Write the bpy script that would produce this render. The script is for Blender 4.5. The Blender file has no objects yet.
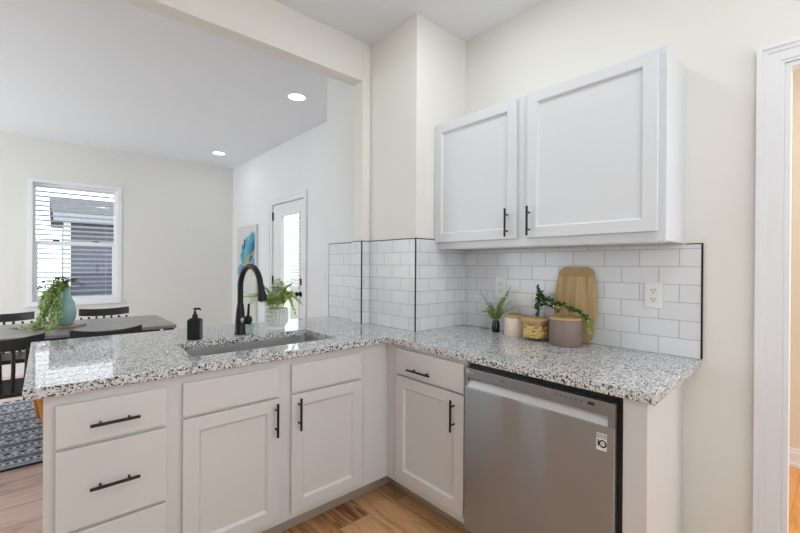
import bpy, bmesh, math, random
from mathutils import Vector, Matrix

# ------------------------------------------------------------------ camera, world, lights, exposure
scene = bpy.context.scene
COL = scene.collection
R = math.radians
f_px, yaw, pitch, roll = 398.306, 0.8458, 0.0025, 0.0062
cd = bpy.data.cameras.new('camera'); cam = bpy.data.objects.new('camera', cd); COL.objects.link(cam)
F = Vector((math.cos(yaw)*math.cos(pitch), math.sin(yaw)*math.cos(pitch), -math.sin(pitch)))
Rv = Vector((math.sin(yaw), -math.cos(yaw), 0)); U = Rv.cross(F)
r2 = Rv*math.cos(roll)+U*math.sin(roll); u2 = U*math.cos(roll)-Rv*math.sin(roll)
M4 = Matrix(((r2.x, u2.x, -F.x, -2.0081), (r2.y, u2.y, -F.y, -1.6416), (r2.z, u2.z, -F.z, 1.2513), (0, 0, 0, 1)))
cam.matrix_world = M4
cd.sensor_width = 36.0; cd.lens = f_px*36/800; cd.clip_start = 0.02
scene.camera = cam

scene.view_settings.view_transform = 'Standard'; scene.view_settings.look = 'None'
scene.view_settings.gamma = 1.0; scene.view_settings.use_curve_mapping = False
scene.view_settings.exposure = 0.03

w = bpy.data.worlds.new('world'); scene.world = w; w.use_nodes = True
bg = w.node_tree.nodes['Background']; bg.inputs[0].default_value = (0.89, 0.95, 1.0, 1); bg.inputs[1].default_value = 3.0

def area(name, loc, size, power, col, rot=(0, 0, 0)):
    l = bpy.data.lights.new(name, 'AREA'); l.shape = 'DISK'; l.size = size; l.energy = power; l.color = col
    o = bpy.data.objects.new(name, l); o.location = loc; o.rotation_euler = rot; COL.objects.link(o); return o
WARM = (0.87, 0.945, 1.0)
area('kitchen_lamp_light', (-0.72, -0.50, 2.675), 0.20, 4.5, WARM)
area('kitchen_lamp_light', (-0.95, -1.75, 2.675), 0.26, 6, WARM)
area('kitchen_lamp_light', (-2.6, -1.9, 2.675), 0.26, 2, WARM)
area('dining_lamp_and_fill', (-0.42, 1.49, 2.668), 0.13, 1, WARM)
area('dining_lamp_and_fill', (-0.357, 3.75, 2.668), 0.13, 1, WARM)
area('dining_lamp_and_fill', (-3.0, 2.3, 2.668), 0.2, 8, WARM)  # unseen lamp added to brighten the dining room
area('hall_lamp_light', (0.9, -2.1, 2.6), 0.3, 11, (1.0, 0.92, 0.80))

# ------------------------------------------------------------------ materials
def lin(c):
    c /= 255.0
    return c/12.92 if c <= 0.04045 else ((c+0.055)/1.055)**2.4
def rgb(r, g, b): return (lin(r), lin(g), lin(b), 1)
def mat(name, col, rough=0.5, metal=0.0, spec=0.5, bump=None, vary=None):
    m = bpy.data.materials.new(name); m.use_nodes = True
    nt = m.node_tree; b = nt.nodes['Principled BSDF']
    b.inputs['Base Color'].default_value = col; b.inputs['Roughness'].default_value = rough
    b.inputs['Metallic'].default_value = metal; b.inputs['Specular IOR Level'].default_value = spec
    tc = nt.nodes.new('ShaderNodeTexCoord')
    if bump:
        n = nt.nodes.new('ShaderNodeTexNoise'); n.inputs['Scale'].default_value = bump[0]
        bp = nt.nodes.new('ShaderNodeBump'); bp.inputs['Strength'].default_value = bump[1]; bp.inputs['Distance'].default_value = 0.002
        nt.links.new(tc.outputs['Object'], n.inputs['Vector']); nt.links.new(n.outputs[0], bp.inputs['Height'])
        nt.links.new(bp.outputs[0], b.inputs['Normal'])
    if vary:
        n = nt.nodes.new('ShaderNodeTexNoise'); n.inputs['Scale'].default_value = vary[0]
        mx = nt.nodes.new('ShaderNodeMix'); mx.data_type = 'RGBA'
        mx.inputs['A'].default_value = col; mx.inputs['B'].default_value = vary[1]
        nt.links.new(tc.outputs['Object'], n.inputs['Vector']); nt.links.new(n.outputs[0], mx.inputs['Factor'])
        nt.links.new(mx.outputs['Result'], b.inputs['Base Color'])
    return m
def ramp(nt, stops, interp='LINEAR'):
    r = nt.nodes.new('ShaderNodeValToRGB'); r.color_ramp.interpolation = interp
    e = r.color_ramp.elements
    while len(e) < len(stops): e.new(0.5)
    for k, (p, c) in enumerate(stops): e[k].position = p; e[k].color = c
    return r
def mapping(nt, expr):
    """expr: three (axis, sign, offset) -> vector"""
    tc = nt.nodes.new('ShaderNodeTexCoord'); sx = nt.nodes.new('ShaderNodeSeparateXYZ'); cb = nt.nodes.new('ShaderNodeCombineXYZ')
    nt.links.new(tc.outputs['Object'], sx.inputs[0])
    for k, (a, s, o) in enumerate(expr):
        if a is None: continue
        ma = nt.nodes.new('ShaderNodeMath'); ma.operation = 'MULTIPLY_ADD'
        ma.inputs[1].default_value = s; ma.inputs[2].default_value = o
        nt.links.new(sx.outputs[a], ma.inputs[0]); nt.links.new(ma.outputs[0], cb.inputs[k])
    return cb.outputs[0]

m_wall = mat('wall_paint_cream', rgb(237, 234, 227), 0.75, bump=(220, 0.05))
m_wall_d = mat('wall_paint_dining', rgb(230, 228, 222), 0.75, bump=(220, 0.05))
m_wall_s = mat('wall_paint_white', rgb(236, 236, 237), 0.6, bump=(220, 0.05))
m_ceil = mat('ceiling_paint', rgb(238, 240, 243), 0.85, bump=(150, 0.05))
m_trim = mat('trim_paint_white', rgb(238, 238, 240), 0.35)
m_cab = mat('cabinet_paint_white', rgb(220, 218, 216), 0.38)
m_cabu = mat('cabinet_paint_upper', rgb(224, 226, 229), 0.38)
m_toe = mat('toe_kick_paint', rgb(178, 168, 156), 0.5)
m_black = mat('black_matte_metal', rgb(22, 22, 23), 0.38, 0.3)
m_blackpl = mat('black_plastic', rgb(14, 14, 15), 0.35)
m_steel = None
m_hall = mat('hall_paint_beige', rgb(232, 222, 206), 0.75)
m_white_pl = mat('white_plastic', rgb(240, 240, 238), 0.35)
m_dark_slot = mat('dark_slot', rgb(30, 28, 28), 0.6)
m_chair = mat('black_chair_paint', rgb(38, 38, 40), 0.45)
m_orange = mat('orange_pine', rgb(216, 150, 74), 0.5, vary=(9, rgb(196, 126, 56)))
m_green_l = mat('leaf_green_light', rgb(188, 206, 126), 0.5, vary=(26, rgb(146, 174, 84)))
m_green_m = mat('leaf_green_mid', rgb(122, 160, 78), 0.5, vary=(30, rgb(178, 202, 118)))
m_green_d = mat('leaf_green_dark', rgb(44, 74, 38), 0.5, vary=(26, rgb(74, 104, 52)))
m_stem = mat('stem_brown', rgb(86, 76, 48), 0.6)
m_soil = mat('soil', rgb(60, 48, 38), 0.9, bump=(80, 0.6))
m_teal = mat('teal_glaze', rgb(136, 182, 180), 0.10, vary=(6, rgb(164, 200, 194)))
m_potw = mat('pot_pale_grey', rgb(236, 236, 234), 0.6)
m_canc = mat('canister_cream', rgb(234, 218, 200), 0.5)
m_canb = mat('canister_taupe', rgb(136, 116, 108), 0.55)
m_lid = mat('bamboo_lid', rgb(206, 176, 124), 0.5, vary=(14, rgb(182, 148, 98)))
m_pasta = mat('pasta', rgb(252, 226, 150), 0.45, vary=(30, rgb(242, 202, 110)))
m_canvas = mat('canvas_white', rgb(222, 222, 216), 0.8, vary=(5, rgb(206, 208, 204)))
m_steel_l = mat('pocket_steel', rgb(216, 216, 216), 0.35, 0.5)

def steel_mat(name, col, rough, stretch, streak=0.0):
    m = bpy.data.materials.new(name); m.use_nodes = True; nt = m.node_tree; b = nt.nodes['Principled BSDF']
    b.inputs['Metallic'].default_value = 0.9; b.inputs['Base Color'].default_value = col
    tc = nt.nodes.new('ShaderNodeTexCoord'); mp = nt.nodes.new('ShaderNodeMapping'); mp.inputs['Scale'].default_value = stretch
    n = nt.nodes.new('ShaderNodeTexNoise'); n.inputs['Scale'].default_value = 1.0; n.inputs['Detail'].default_value = 4
    nt.links.new(tc.outputs['Object'], mp.inputs[0]); nt.links.new(mp.outputs[0], n.inputs[0])
    mr = nt.nodes.new('ShaderNodeMapRange'); mr.inputs['To Min'].default_value = rough-0.06; mr.inputs['To Max'].default_value = rough+0.08
    nt.links.new(n.outputs[0], mr.inputs[0]); nt.links.new(mr.outputs[0], b.inputs['Roughness'])
    if streak:
        b.inputs['Anisotropic'].default_value = 0.85; b.inputs['Anisotropic Rotation'].default_value = 0.25
        tg = nt.nodes.new('ShaderNodeTangent'); tg.direction_type = 'RADIAL'; tg.axis = 'Z'; nt.links.new(tg.outputs[0], b.inputs['Tangent'])
        m2 = nt.nodes.new('ShaderNodeMapping'); m2.inputs['Scale'].default_value = (1, 7.5, 0.5); nt.links.new(tc.outputs['Object'], m2.inputs[0])
        n2 = nt.nodes.new('ShaderNodeTexNoise'); n2.inputs['Scale'].default_value = 1.0; n2.inputs['Detail'].default_value = 0.0; nt.links.new(m2.outputs[0], n2.inputs[0])
        bp = nt.nodes.new('ShaderNodeBump'); bp.inputs['Strength'].default_value = streak; bp.inputs['Distance'].default_value = 0.035
        nt.links.new(n2.outputs[0], bp.inputs['Height']); nt.links.new(bp.outputs[0], b.inputs['Normal'])
    return m
m_steel = steel_mat('brushed_steel', rgb(174, 180, 186), 0.33, (40, 40, 1.5), 1.0)
m_steel_p = steel_mat('panel_steel', rgb(152, 155, 158), 0.36, (40, 2, 60))
m_sink = steel_mat('sink_steel', rgb(206, 204, 202), 0.3, (3, 40, 40))

def glass_mat(name, tint=(1, 1, 1, 1), refl=0.04, ior=1.45):
    m = bpy.data.materials.new(name); m.use_nodes = True; nt = m.node_tree
    for n in list(nt.nodes): nt.nodes.remove(n)
    out = nt.nodes.new('ShaderNodeOutputMaterial'); mx = nt.nodes.new('ShaderNodeMixShader')
    t = nt.nodes.new('ShaderNodeBsdfTransparent'); t.inputs[0].default_value = tint
    g = nt.nodes.new('ShaderNodeBsdfGlossy'); g.inputs['Roughness'].default_value = 0.02
    fr = nt.nodes.new('ShaderNodeFresnel'); fr.inputs[0].default_value = ior
    ge = nt.nodes.new('ShaderNodeNewGeometry'); iv = nt.nodes.new('ShaderNodeMath'); iv.operation = 'SUBTRACT'; iv.inputs[0].default_value = 1.0
    ml = nt.nodes.new('ShaderNodeMath'); ml.operation = 'MULTIPLY'
    nt.links.new(ge.outputs['Backfacing'], iv.inputs[1]); nt.links.new(iv.outputs[0], ml.inputs[0]); nt.links.new(fr.outputs[0], ml.inputs[1])
    nt.links.new(ml.outputs[0], mx.inputs[0]); nt.links.new(t.outputs[0], mx.inputs[1]); nt.links.new(g.outputs[0], mx.inputs[2])
    nt.links.new(mx.outputs[0], out.inputs[0]); return m
m_glass = glass_mat('window_glass')
m_glassj = glass_mat('jar_glass', (0.975, 0.98, 0.975, 1))

def granite():
    m = bpy.data.materials.new('speckled_granite'); m.use_nodes = True; nt = m.node_tree; b = nt.nodes['Principled BSDF']
    b.inputs['Roughness'].default_value = 0.05; b.inputs['IOR'].default_value = 1.62
    tc = nt.nodes.new('ShaderNodeTexCoord')
    def vor(scale, rnd=1.0):
        v = nt.nodes.new('ShaderNodeTexVoronoi'); v.inputs['Scale'].default_value = scale
        nt.links.new(tc.outputs['Object'], v.inputs['Vector'])
        s = nt.nodes.new('ShaderNodeSeparateColor'); nt.links.new(v.outputs['Color'], s.inputs[0]); return s
    s1 = vor(235); s2 = vor(150)
    r1 = ramp(nt, [(0, rgb(30, 29, 30)), (0.16, rgb(92, 90, 90)), (0.29, rgb(152, 151, 151)), (0.47, rgb(206, 206, 206)), (0.70, rgb(232, 232, 232))], 'CONSTANT')
    nt.links.new(s1.outputs[0], r1.inputs[0])
    r2_ = ramp(nt, [(0, rgb(70, 68, 70)), (0.10, rgb(224, 223, 222)), (0.6, rgb(200, 199, 199))], 'CONSTANT')
    nt.links.new(s2.outputs[1], r2_.inputs[0])
    mx = nt.nodes.new('ShaderNodeMix'); mx.data_type = 'RGBA'
    gt = nt.nodes.new('ShaderNodeMath'); gt.operation = 'GREATER_THAN'; gt.inputs[1].default_value = 0.66
    nt.links.new(s2.outputs[0], gt.inputs[0])
    nt.links.new(gt.outputs[0], mx.inputs['Factor']); nt.links.new(r1.outputs[0], mx.inputs['A']); nt.links.new(r2_.outputs[0], mx.inputs['B'])
    nt.links.new(mx.outputs['Result'], b.inputs['Base Color'])
    return m
m_granite = granite()

def tile_mat(name, ua, us, uo, rows=0.0757, length=0.1515):
    """glossy white subway tile, u along axis ua, rows start at the worktop"""
    m = bpy.data.materials.new(name); m.use_nodes = True; nt = m.node_tree; b = nt.nodes['Principled BSDF']
    v = mapping(nt, ((ua, us, uo), (2, 1, -0.875+rows*20), (None, 0, 0)))
    br = nt.nodes.new('ShaderNodeTexBrick'); br.offset = 0.5; br.offset_frequency = 2
    br.inputs['Color1'].default_value = rgb(236, 236, 238); br.inputs['Color2'].default_value = rgb(228, 229, 232)
    br.inputs['Mortar'].default_value = rgb(176, 176, 174); br.inputs['Scale'].default_value = 1.0
    br.inputs['Mortar Size'].default_value = 0.0016; br.inputs['Mortar Smooth'].default_value = 0.3
    br.inputs['Brick Width'].default_value = length; br.inputs['Row Height'].default_value = rows
    nt.links.new(v, br.inputs[0]); nt.links.new(br.outputs[0], b.inputs['Base Color'])
    mr = nt.nodes.new('ShaderNodeMapRange'); mr.inputs['To Min'].default_value = 0.12; mr.inputs['To Max'].default_value = 0.8
    nt.links.new(br.outputs[1], mr.inputs[0]); nt.links.new(mr.outputs[0], b.inputs['Roughness'])
    bp = nt.nodes.new('ShaderNodeBump'); bp.invert = True; bp.inputs['Strength'].default_value = 0.5; bp.inputs['Distance'].default_value = 0.002
    nt.links.new(br.outputs[1], bp.inputs['Height']); nt.links.new(bp.outputs[0], b.inputs['Normal'])
    return m
m_tile_r = tile_mat('tile_right', 1, -1, -0.862+0.1515*20)
m_tile_x = tile_mat('tile_facing_left', 1, 1, 0.03+0.1515*20)
m_tile_y = tile_mat('tile_facing_front', 0, 1, 0.03+0.1515*20)

def wood_floor(name, cols, along, width, length, rough=0.35):
    m = bpy.data.materials.new(name); m.use_nodes = True; nt = m.node_tree; b = nt.nodes['Principled BSDF']
    other = 1-along
    v = mapping(nt, ((along, 1, 20.0), (other, 1, 20.05), (None, 0, 0)))
    br = nt.nodes.new('ShaderNodeTexBrick'); br.offset = 0.37; br.offset_frequency = 2
    br.inputs['Color1'].default_value = (0, 0, 0, 1); br.inputs['Color2'].default_value = (1, 1, 1, 1); br.inputs['Mortar'].default_value = (0.3, 0.3, 0.3, 1)
    br.inputs['Scale'].default_value = 1; br.inputs['Mortar Size'].default_value = 0.0012; br.inputs['Brick Width'].default_value = length; br.inputs['Row Height'].default_value = width
    nt.links.new(v, br.inputs[0])
    mp = nt.nodes.new('ShaderNodeMapping'); mp.inputs['Scale'].default_value = (2.6, 24, 1); nt.links.new(v, mp.inputs[0])
    add = nt.nodes.new('ShaderNodeVectorMath'); add.operation = 'ADD'
    sc = nt.nodes.new('ShaderNodeVectorMath'); sc.operation = 'SCALE'; sc.inputs['Scale'].default_value = 7.3
    nt.links.new(br.outputs[0], sc.inputs[0]); nt.links.new(mp.outputs[0], add.inputs[0]); nt.links.new(sc.outputs[0], add.inputs[1])
    n = nt.nodes.new('ShaderNodeTexNoise'); n.inputs['Scale'].default_value = 1.3; n.inputs['Detail'].default_value = 9; n.inputs['Roughness'].default_value = 0.62; n.inputs['Distortion'].default_value = 1.4
    nt.links.new(add.outputs[0], n.inputs[0])
    ma = nt.nodes.new('ShaderNodeMath'); ma.operation = 'MULTIPLY_ADD'; ma.inputs[1].default_value = 0.30
    nt.links.new(br.outputs[0], ma.inputs[0]); nt.links.new(n.outputs[0], ma.inputs[2])
    rp = ramp(nt, [(0.36, cols[0]), (0.56, cols[1]), (0.76, cols[2]), (0.95, cols[1])]); nt.links.new(ma.outputs[0], rp.inputs[0])
    mx = nt.nodes.new('ShaderNodeMix'); mx.data_type = 'RGBA'; mx.inputs['B'].default_value = cols[0]
    nt.links.new(br.outputs[1], mx.inputs['Factor']); nt.links.new(rp.outputs[0], mx.inputs['A'])
    nt.links.new(mx.outputs['Result'], b.inputs['Base Color']); b.inputs['Roughness'].default_value = rough
    return m
m_floor = wood_floor('plank_floor_oak', (rgb(104, 68, 42), rgb(188, 136, 92), rgb(224, 176, 130)), 1, 0.18, 1.2)
m_floor_daylit = wood_floor('plank_floor_daylit', (rgb(158, 126, 112), rgb(214, 182, 168), rgb(228, 200, 186)), 0, 0.18, 1.2)  # the kitchen planks again, daylight painted in as a paler, pinker tone
m_floor_h = wood_floor('plank_floor_hall', (rgb(190, 116, 56), rgb(220, 150, 80), rgb(232, 166, 96)), 0, 0.06, 0.9)

def rug_mat():
    m = bpy.data.materials.new('woven_rug'); m.use_nodes = True; nt = m.node_tree; b = nt.nodes['Principled BSDF']; b.inputs['Roughness'].default_value = 0.95
    tc = nt.nodes.new('ShaderNodeTexCoord'); sx = nt.nodes.new('ShaderNodeSeparateXYZ'); nt.links.new(tc.outputs['Object'], sx.inputs[0])
    dark = rgb(66, 68, 88); mid = rgb(146, 148, 164); light = rgb(234, 234, 236)
    # weave noise
    n = nt.nodes.new('ShaderNodeTexNoise'); n.inputs['Scale'].default_value = 55; n.inputs['Detail'].default_value = 3
    mp = nt.nodes.new('ShaderNodeMapping'); mp.inputs['Scale'].default_value = (1, 2.5, 1); nt.links.new(tc.outputs['Object'], mp.inputs[0]); nt.links.new(mp.outputs[0], n.inputs[0])
    # bands across y: period 0.34 with plain lines, dots and lozenges
    def math_(op, a, bb=None, c=None):
        q = nt.nodes.new('ShaderNodeMath'); q.operation = op
        for k, s in enumerate((a, bb, c)):
            if s is None: continue
            if isinstance(s, (int, float)): q.inputs[k].default_value = s
            else: nt.links.new(s, q.inputs[k])
        return q.outputs[0]
    t = math_('FRACT', math_('DIVIDE', math_('ADD', sx.outputs[1], 10.0), 0.27))
    lines = ramp(nt, [(0, (0.2, 0.2, 0.2, 1)), (0.10, (1, 1, 1, 1)), (0.13, (0.1, 0.1, 0.1, 1)), (0.22, (1, 1, 1, 1)), (0.26, (0, 0, 0, 1)), (0.44, (0.9, 0.9, 0.9, 1)), (0.47, (0.35, 0.35, 0.35, 1)), (0.62, (1, 1, 1, 1)), (0.65, (0, 0, 0, 1)), (0.8, (0.95, 0.95, 0.95, 1)), (0.83, (0.2, 0.2, 0.2, 1))], 'CONSTANT')
    nt.links.new(t, lines.inputs[0])
    # lozenges inside two of the bands
    def loz(center, half, per):
        dx = math_('ABSOLUTE', math_('SUBTRACT', math_('FRACT', math_('DIVIDE', math_('ADD', sx.outputs[0], 10.0), per)), 0.5))
        dy = math_('DIVIDE', math_('ABSOLUTE', math_('SUBTRACT', t, center)), half)
        return math_('LESS_THAN', math_('ADD', math_('MULTIPLY', dx, 2.6), dy), 0.95)
    z1 = loz(0.345, 0.08, 0.075); z2 = loz(0.725, 0.07, 0.036); z3 = loz(0.175, 0.04, 0.03)
    mxv = math_('MAXIMUM', lines.outputs[0], math_('MAXIMUM', z1, math_('MAXIMUM', z2, z3)))
    nz = math_('MULTIPLY_ADD', n.outputs[0], 1.1, -0.55)
    v = math_('ADD', math_('MULTIPLY', mxv, 0.8), nz)
    rp = ramp(nt, [(-0.0, dark), (0.28, mid), (0.6, light)]); nt.links.new(v, rp.inputs[0])
    nt.links.new(rp.outputs[0], b.inputs['Base Color']); return m
m_rug = rug_mat()

def board_mat():
    m = bpy.data.materials.new('cutting_board_wood'); m.use_nodes = True; nt = m.node_tree; b = nt.nodes['Principled BSDF']
    v = mapping(nt, ((1, 45, 0), (2, 2.0, 0), (0, 1, 0)))
    n = nt.nodes.new('ShaderNodeTexNoise'); n.inputs['Scale'].default_value = 1; n.inputs['Detail'].default_value = 3; nt.links.new(v, n.inputs[0])
    rp = ramp(nt, [(0.3, rgb(158, 128, 84)), (0.5, rgb(190, 160, 112)), (0.7, rgb(206, 180, 134))]); nt.links.new(n.outputs[0], rp.inputs[0])
    nt.links.new(rp.outputs[0], b.inputs['Base Color']); b.inputs['Roughness'].default_value = 0.55; return m
m_board = board_mat()
m_board2 = mat('cutting_board_end', rgb(188, 160, 114), 0.55, vary=(18, rgb(168, 138, 92)))
def grain_mat(name, a, c, scale, rough):
    m = bpy.data.materials.new(name); m.use_nodes = True; nt = m.node_tree; b = nt.nodes['Principled BSDF']
    v = mapping(nt, ((0, scale[0], 0), (1, scale[1], 0), (2, scale[2], 0)))
    n = nt.nodes.new('ShaderNodeTexNoise'); n.inputs['Scale'].default_value = 1; n.inputs['Detail'].default_value = 4; nt.links.new(v, n.inputs[0])
    rp = ramp(nt, [(0.3, a), (0.7, c)]); nt.links.new(n.outputs[0], rp.inputs[0]); nt.links.new(rp.outputs[0], b.inputs['Base Color'])
    b.inputs['Roughness'].default_value = rough; return m
m_table = grain_mat('grey_table_wood', rgb(120, 116, 112), rgb(158, 155, 150), (2.5, 30, 10), 0.32)
m_tabled = mat('table_edge_dark', rgb(62, 60, 60), 0.45)
m_slab = grain_mat('slab_wood', rgb(150, 122, 104), rgb(190, 166, 148), (20, 30, 10), 0.55)
def siding():
    m = bpy.data.materials.new('lap_siding'); m.use_nodes = True; nt = m.node_tree; b = nt.nodes['Principled BSDF']
    v = mapping(nt, ((0, 1, 50), (2, 1, 50), (None, 0, 0)))
    br = nt.nodes.new('ShaderNodeTexBrick'); br.inputs['Scale'].default_value = 1; br.inputs['Brick Width'].default_value = 60; br.inputs['Row Height'].default_value = 0.12; br.inputs['Mortar Size'].default_value = 0.008
    br.inputs['Color1'].default_value = rgb(80, 86, 106); br.inputs['Color2'].default_value = rgb(76, 82, 102); br.inputs['Mortar'].default_value = rgb(56, 60, 76)
    nt.links.new(v, br.inputs[0]); nt.links.new(br.outputs[0], b.inputs['Base Color']); b.inputs['Roughness'].default_value = 0.7; return m
m_siding = siding()
m_shingle = mat('roof_shingle', rgb(78, 78, 86), 0.9, vary=(14, rgb(104, 104, 110)))
m_grass = mat('lawn', rgb(150, 158, 132), 0.9, vary=(3, rgb(176, 178, 156)))
m_fence = mat('fence_wood', rgb(188, 184, 174), 0.8, vary=(8, rgb(206, 204, 196)))
def emit(name, col, s):
    m = bpy.data.materials.new(name); m.use_nodes = True; nt = m.node_tree; b = nt.nodes['Principled BSDF']
    b.inputs['Emission Color'].default_value = col; b.inputs['Emission Strength'].default_value = s; b.inputs['Base Color'].default_value = (0.9, 0.9, 0.9, 1); return m
m_lamp = emit('lamp_diffuser', (1, 0.97, 0.92, 1), 6.0)

# ------------------------------------------------------------------ mesh helpers
def root_of(o):
    while o.parent: o = o.parent
    return o
def obj(name, bm, m, parent=None, smooth=False, bevel=0.0, seg=2):
    bmesh.ops.recalc_face_normals(bm, faces=bm.faces[:])
    off = Vector(root_of(parent).location) if parent else Vector((0, 0, 0))
    if parent: bmesh.ops.translate(bm, verts=bm.verts[:], vec=-off)
    me = bpy.data.meshes.new(name); bm.to_mesh(me); bm.free()
    mats = m if isinstance(m, (list, tuple)) else [m]
    for x in mats: me.materials.append(x)
    if smooth:
        for p in me.polygons: p.use_smooth = True
        me.set_sharp_from_angle(angle=R(38))
    o = bpy.data.objects.new(name, me); COL.objects.link(o)
    if parent: o.parent = parent
    if bevel:
        b = o.modifiers.new('bevel', 'BEVEL'); b.width = bevel; b.segments = seg; b.limit_method = 'ANGLE'; b.angle_limit = R(40)
    return o
def thing(name, label, cat, loc, group=None):
    o = bpy.data.objects.new(name, None); COL.objects.link(o); o.location = loc; o.empty_display_size = 0.1
    o['label'] = label; o['category'] = cat
    if group: o['group'] = group
    return o
def tag(o, label, cat, group=None, kind=None):
    o['label'] = label; o['category'] = cat
    if group: o['group'] = group
    if kind: o['kind'] = kind
    return o
def struct(name, bm, m, parent=None, label=None, cat=None, **k):
    o = obj(name, bm, m, parent, **k)
    if not parent:
        o['kind'] = 'structure'
        if label: o['label'] = label; o['category'] = cat or name
    return o
def copy_tree(o, parent=None):
    c = o.copy(); COL.objects.link(c); c.parent = parent
    for ch in [x for x in bpy.data.objects if x.parent == o]: copy_tree(ch, c)
    return c
def NB(): return bmesh.new()
def box(bm, x0, x1, y0, y1, z0, z1, mi=0):
    vs = [bm.verts.new((x, y, z)) for x in (x0, x1) for y in (y0, y1) for z in (z0, z1)]
    for q in ((0, 1, 3, 2), (4, 6, 7, 5), (0, 4, 5, 1), (2, 3, 7, 6), (0, 2, 6, 4), (1, 5, 7, 3)):
        bm.faces.new([vs[i] for i in q]).material_index = mi
    return vs
def poly_prism(bm, pts, vec, mi=0):
    a = [bm.verts.new(p) for p in pts]; b = [bm.verts.new(Vector(p)+Vector(vec)) for p in pts]
    bm.faces.new(a).material_index = mi; bm.faces.new(b[::-1]).material_index = mi
    for i in range(len(a)):
        j = (i+1) % len(a); bm.faces.new((a[i], b[i], b[j], a[j])).material_index = mi
def frame_of(d):
    d = Vector(d).normalized(); a = Vector((0, 0, 1)) if abs(d.z) < 0.9 else Vector((1, 0, 0))
    u = d.cross(a).normalized(); return u, d.cross(u)
def tube(bm, pts, rad, n=10, cap=True, flat=1.0, mi=0):
    pts = [Vector(p) for p in pts]; k = len(pts)
    rr = rad if isinstance(rad, (list, tuple)) else [rad]*k
    rings = []; u = None
    for i, p in enumerate(pts):
        d = (pts[min(i+1, k-1)]-pts[max(i-1, 0)]).normalized()
        if u is None: u, v = frame_of(d)
        else:
            u = (u-d*u.dot(d)).normalized(); v = d.cross(u)
        rings.append([bm.verts.new(p+(u*math.cos(2*math.pi*j/n)+v*math.sin(2*math.pi*j/n)*flat)*rr[i]) for j in range(n)])
    for a, b in zip(rings, rings[1:]):
        for j in range(n): bm.faces.new((a[j], a[(j+1) % n], b[(j+1) % n], b[j])).material_index = mi
    if cap: bm.faces.new(rings[0][::-1]); bm.faces.new(rings[-1])
def lathe(bm, cx, cy, prof, n=32, cap0=True, cap1=True, wob=None, mi=0):
    rings = []
    for r, z in prof:
        rings.append([bm.verts.new((cx+(r*(wob(2*math.pi*j/n, z) if wob else 1))*math.cos(2*math.pi*j/n), cy+(r*(wob(2*math.pi*j/n, z) if wob else 1))*math.sin(2*math.pi*j/n), z)) for j in range(n)])
    for a, b in zip(rings, rings[1:]):
        for j in range(n): bm.faces.new((a[j], a[(j+1) % n], b[(j+1) % n], b[j])).material_index = mi
    if cap0: bm.faces.new(rings[0][::-1])
    if cap1: bm.faces.new(rings[-1])
def quad(bm, *p, mi=0):
    f = bm.faces.new([bm.verts.new(q) for q in p]); f.material_index = mi
def text_mesh(body, size, depth=0.0004, spacing=1.0):
    c = bpy.data.curves.new('txt', 'FONT'); c.body = body; c.size = size; c.extrude = depth; c.align_x = 'CENTER'; c.align_y = 'CENTER'; c.space_character = spacing
    o = bpy.data.objects.new('txt', c); COL.objects.link(o); bpy.context.view_layer.update()
    me = bpy.data.meshes.new_from_object(o.evaluated_get(bpy.context.evaluated_depsgraph_get()))
    bm = bmesh.new(); bm.from_mesh(me); bpy.data.objects.remove(o); bpy.data.curves.remove(c); bpy.data.meshes.remove(me); return bm

H = 0.875; CEIL = 2.686; CH = 0.435  # worktop height, ceiling, chase face

# ------------------------------------------------------------------ setting
bm = NB(); box(bm, -4.1, 0.045, -3.1, 0.30, -0.08, 0); struct('floor', bm, m_floor, label='brown oak plank floor of the kitchen', cat='floor')
bm = NB(); box(bm, -4.1, 0.045, 0.30, 4.64, -0.08, 0); struct('floor', bm, m_floor_daylit, label='oak plank floor of the dining room, daylight painted in as a pale pinkish tone', cat='floor')
bm = NB(); box(bm, 0.045, 2.6, -4.0, 0.6, -0.08, 0.0); struct('floor', bm, m_floor_h, label='orange wood strip floor of the hall beyond the doorway', cat='floor')
bm = NB(); box(bm, -3.62, 0.1, -3.12, 0.538, CEIL, CEIL+0.1); struct('ceiling', bm, m_ceil, label='grey-white kitchen ceiling', cat='ceiling')
bm = NB(); box(bm, -4.0, 0.1, 0.538, 4.6, CEIL, CEIL+0.1); struct('ceiling', bm, m_ceil, label='grey-white dining room ceiling with downlights', cat='ceiling')
# right kitchen wall with doorway
DY0, DY1, DZ = -1.482, -2.36, 1.995
bm = NB(); box(bm, 0, 0.045, DY0, 0.0, 0, CEIL); box(bm, 0, 0.045, DY1, DY0, DZ, CEIL); box(bm, 0, 0.045, -4.0, DY1, 0, CEIL)
struct('wall_right', bm, m_wall, label='cream kitchen wall behind the upper cabinet', cat='wall')
# chase in the corner + stub + jamb
bm = NB(); box(bm, -CH, 0.077, 0.487, 0.976, 0, CEIL); struct('wall_stub', bm, m_wall_s, label='white end wall on the dining side of the opening', cat='wall')
bm = NB(); box(bm, -CH, 0.12, 0.0, 0.487, 0, CEIL)
struct('wall_corner', bm, m_wall, label='cream boxed-out corner wall beside the upper cabinet', cat='wall')
bm = NB(); box(bm, -0.494, -CH, 0.436, 0.538, 0, CEIL); box(bm, -4.2, -0.494, 0.436, 0.538, 2.434, CEIL)
struct('trim_1', bm, m_wall, label='cream boxed beam and jamb framing the opening to the dining room', cat='beam', bevel=0.003)
# door wall of the dining room
WY0, WY1, WZ = 2.285, 3.085, 1.985
bm = NB(); box(bm, 0.077, 0.2, 0.976, WY0, 0, CEIL); box(bm, 0.077, 0.2, WY0, WY1, WZ, CEIL); box(bm, 0.077, 0.2, WY1, 4.63, 0, CEIL)
struct('wall_door', bm, m_wall_s, label='white dining wall with the glazed door', cat='wall')
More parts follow.
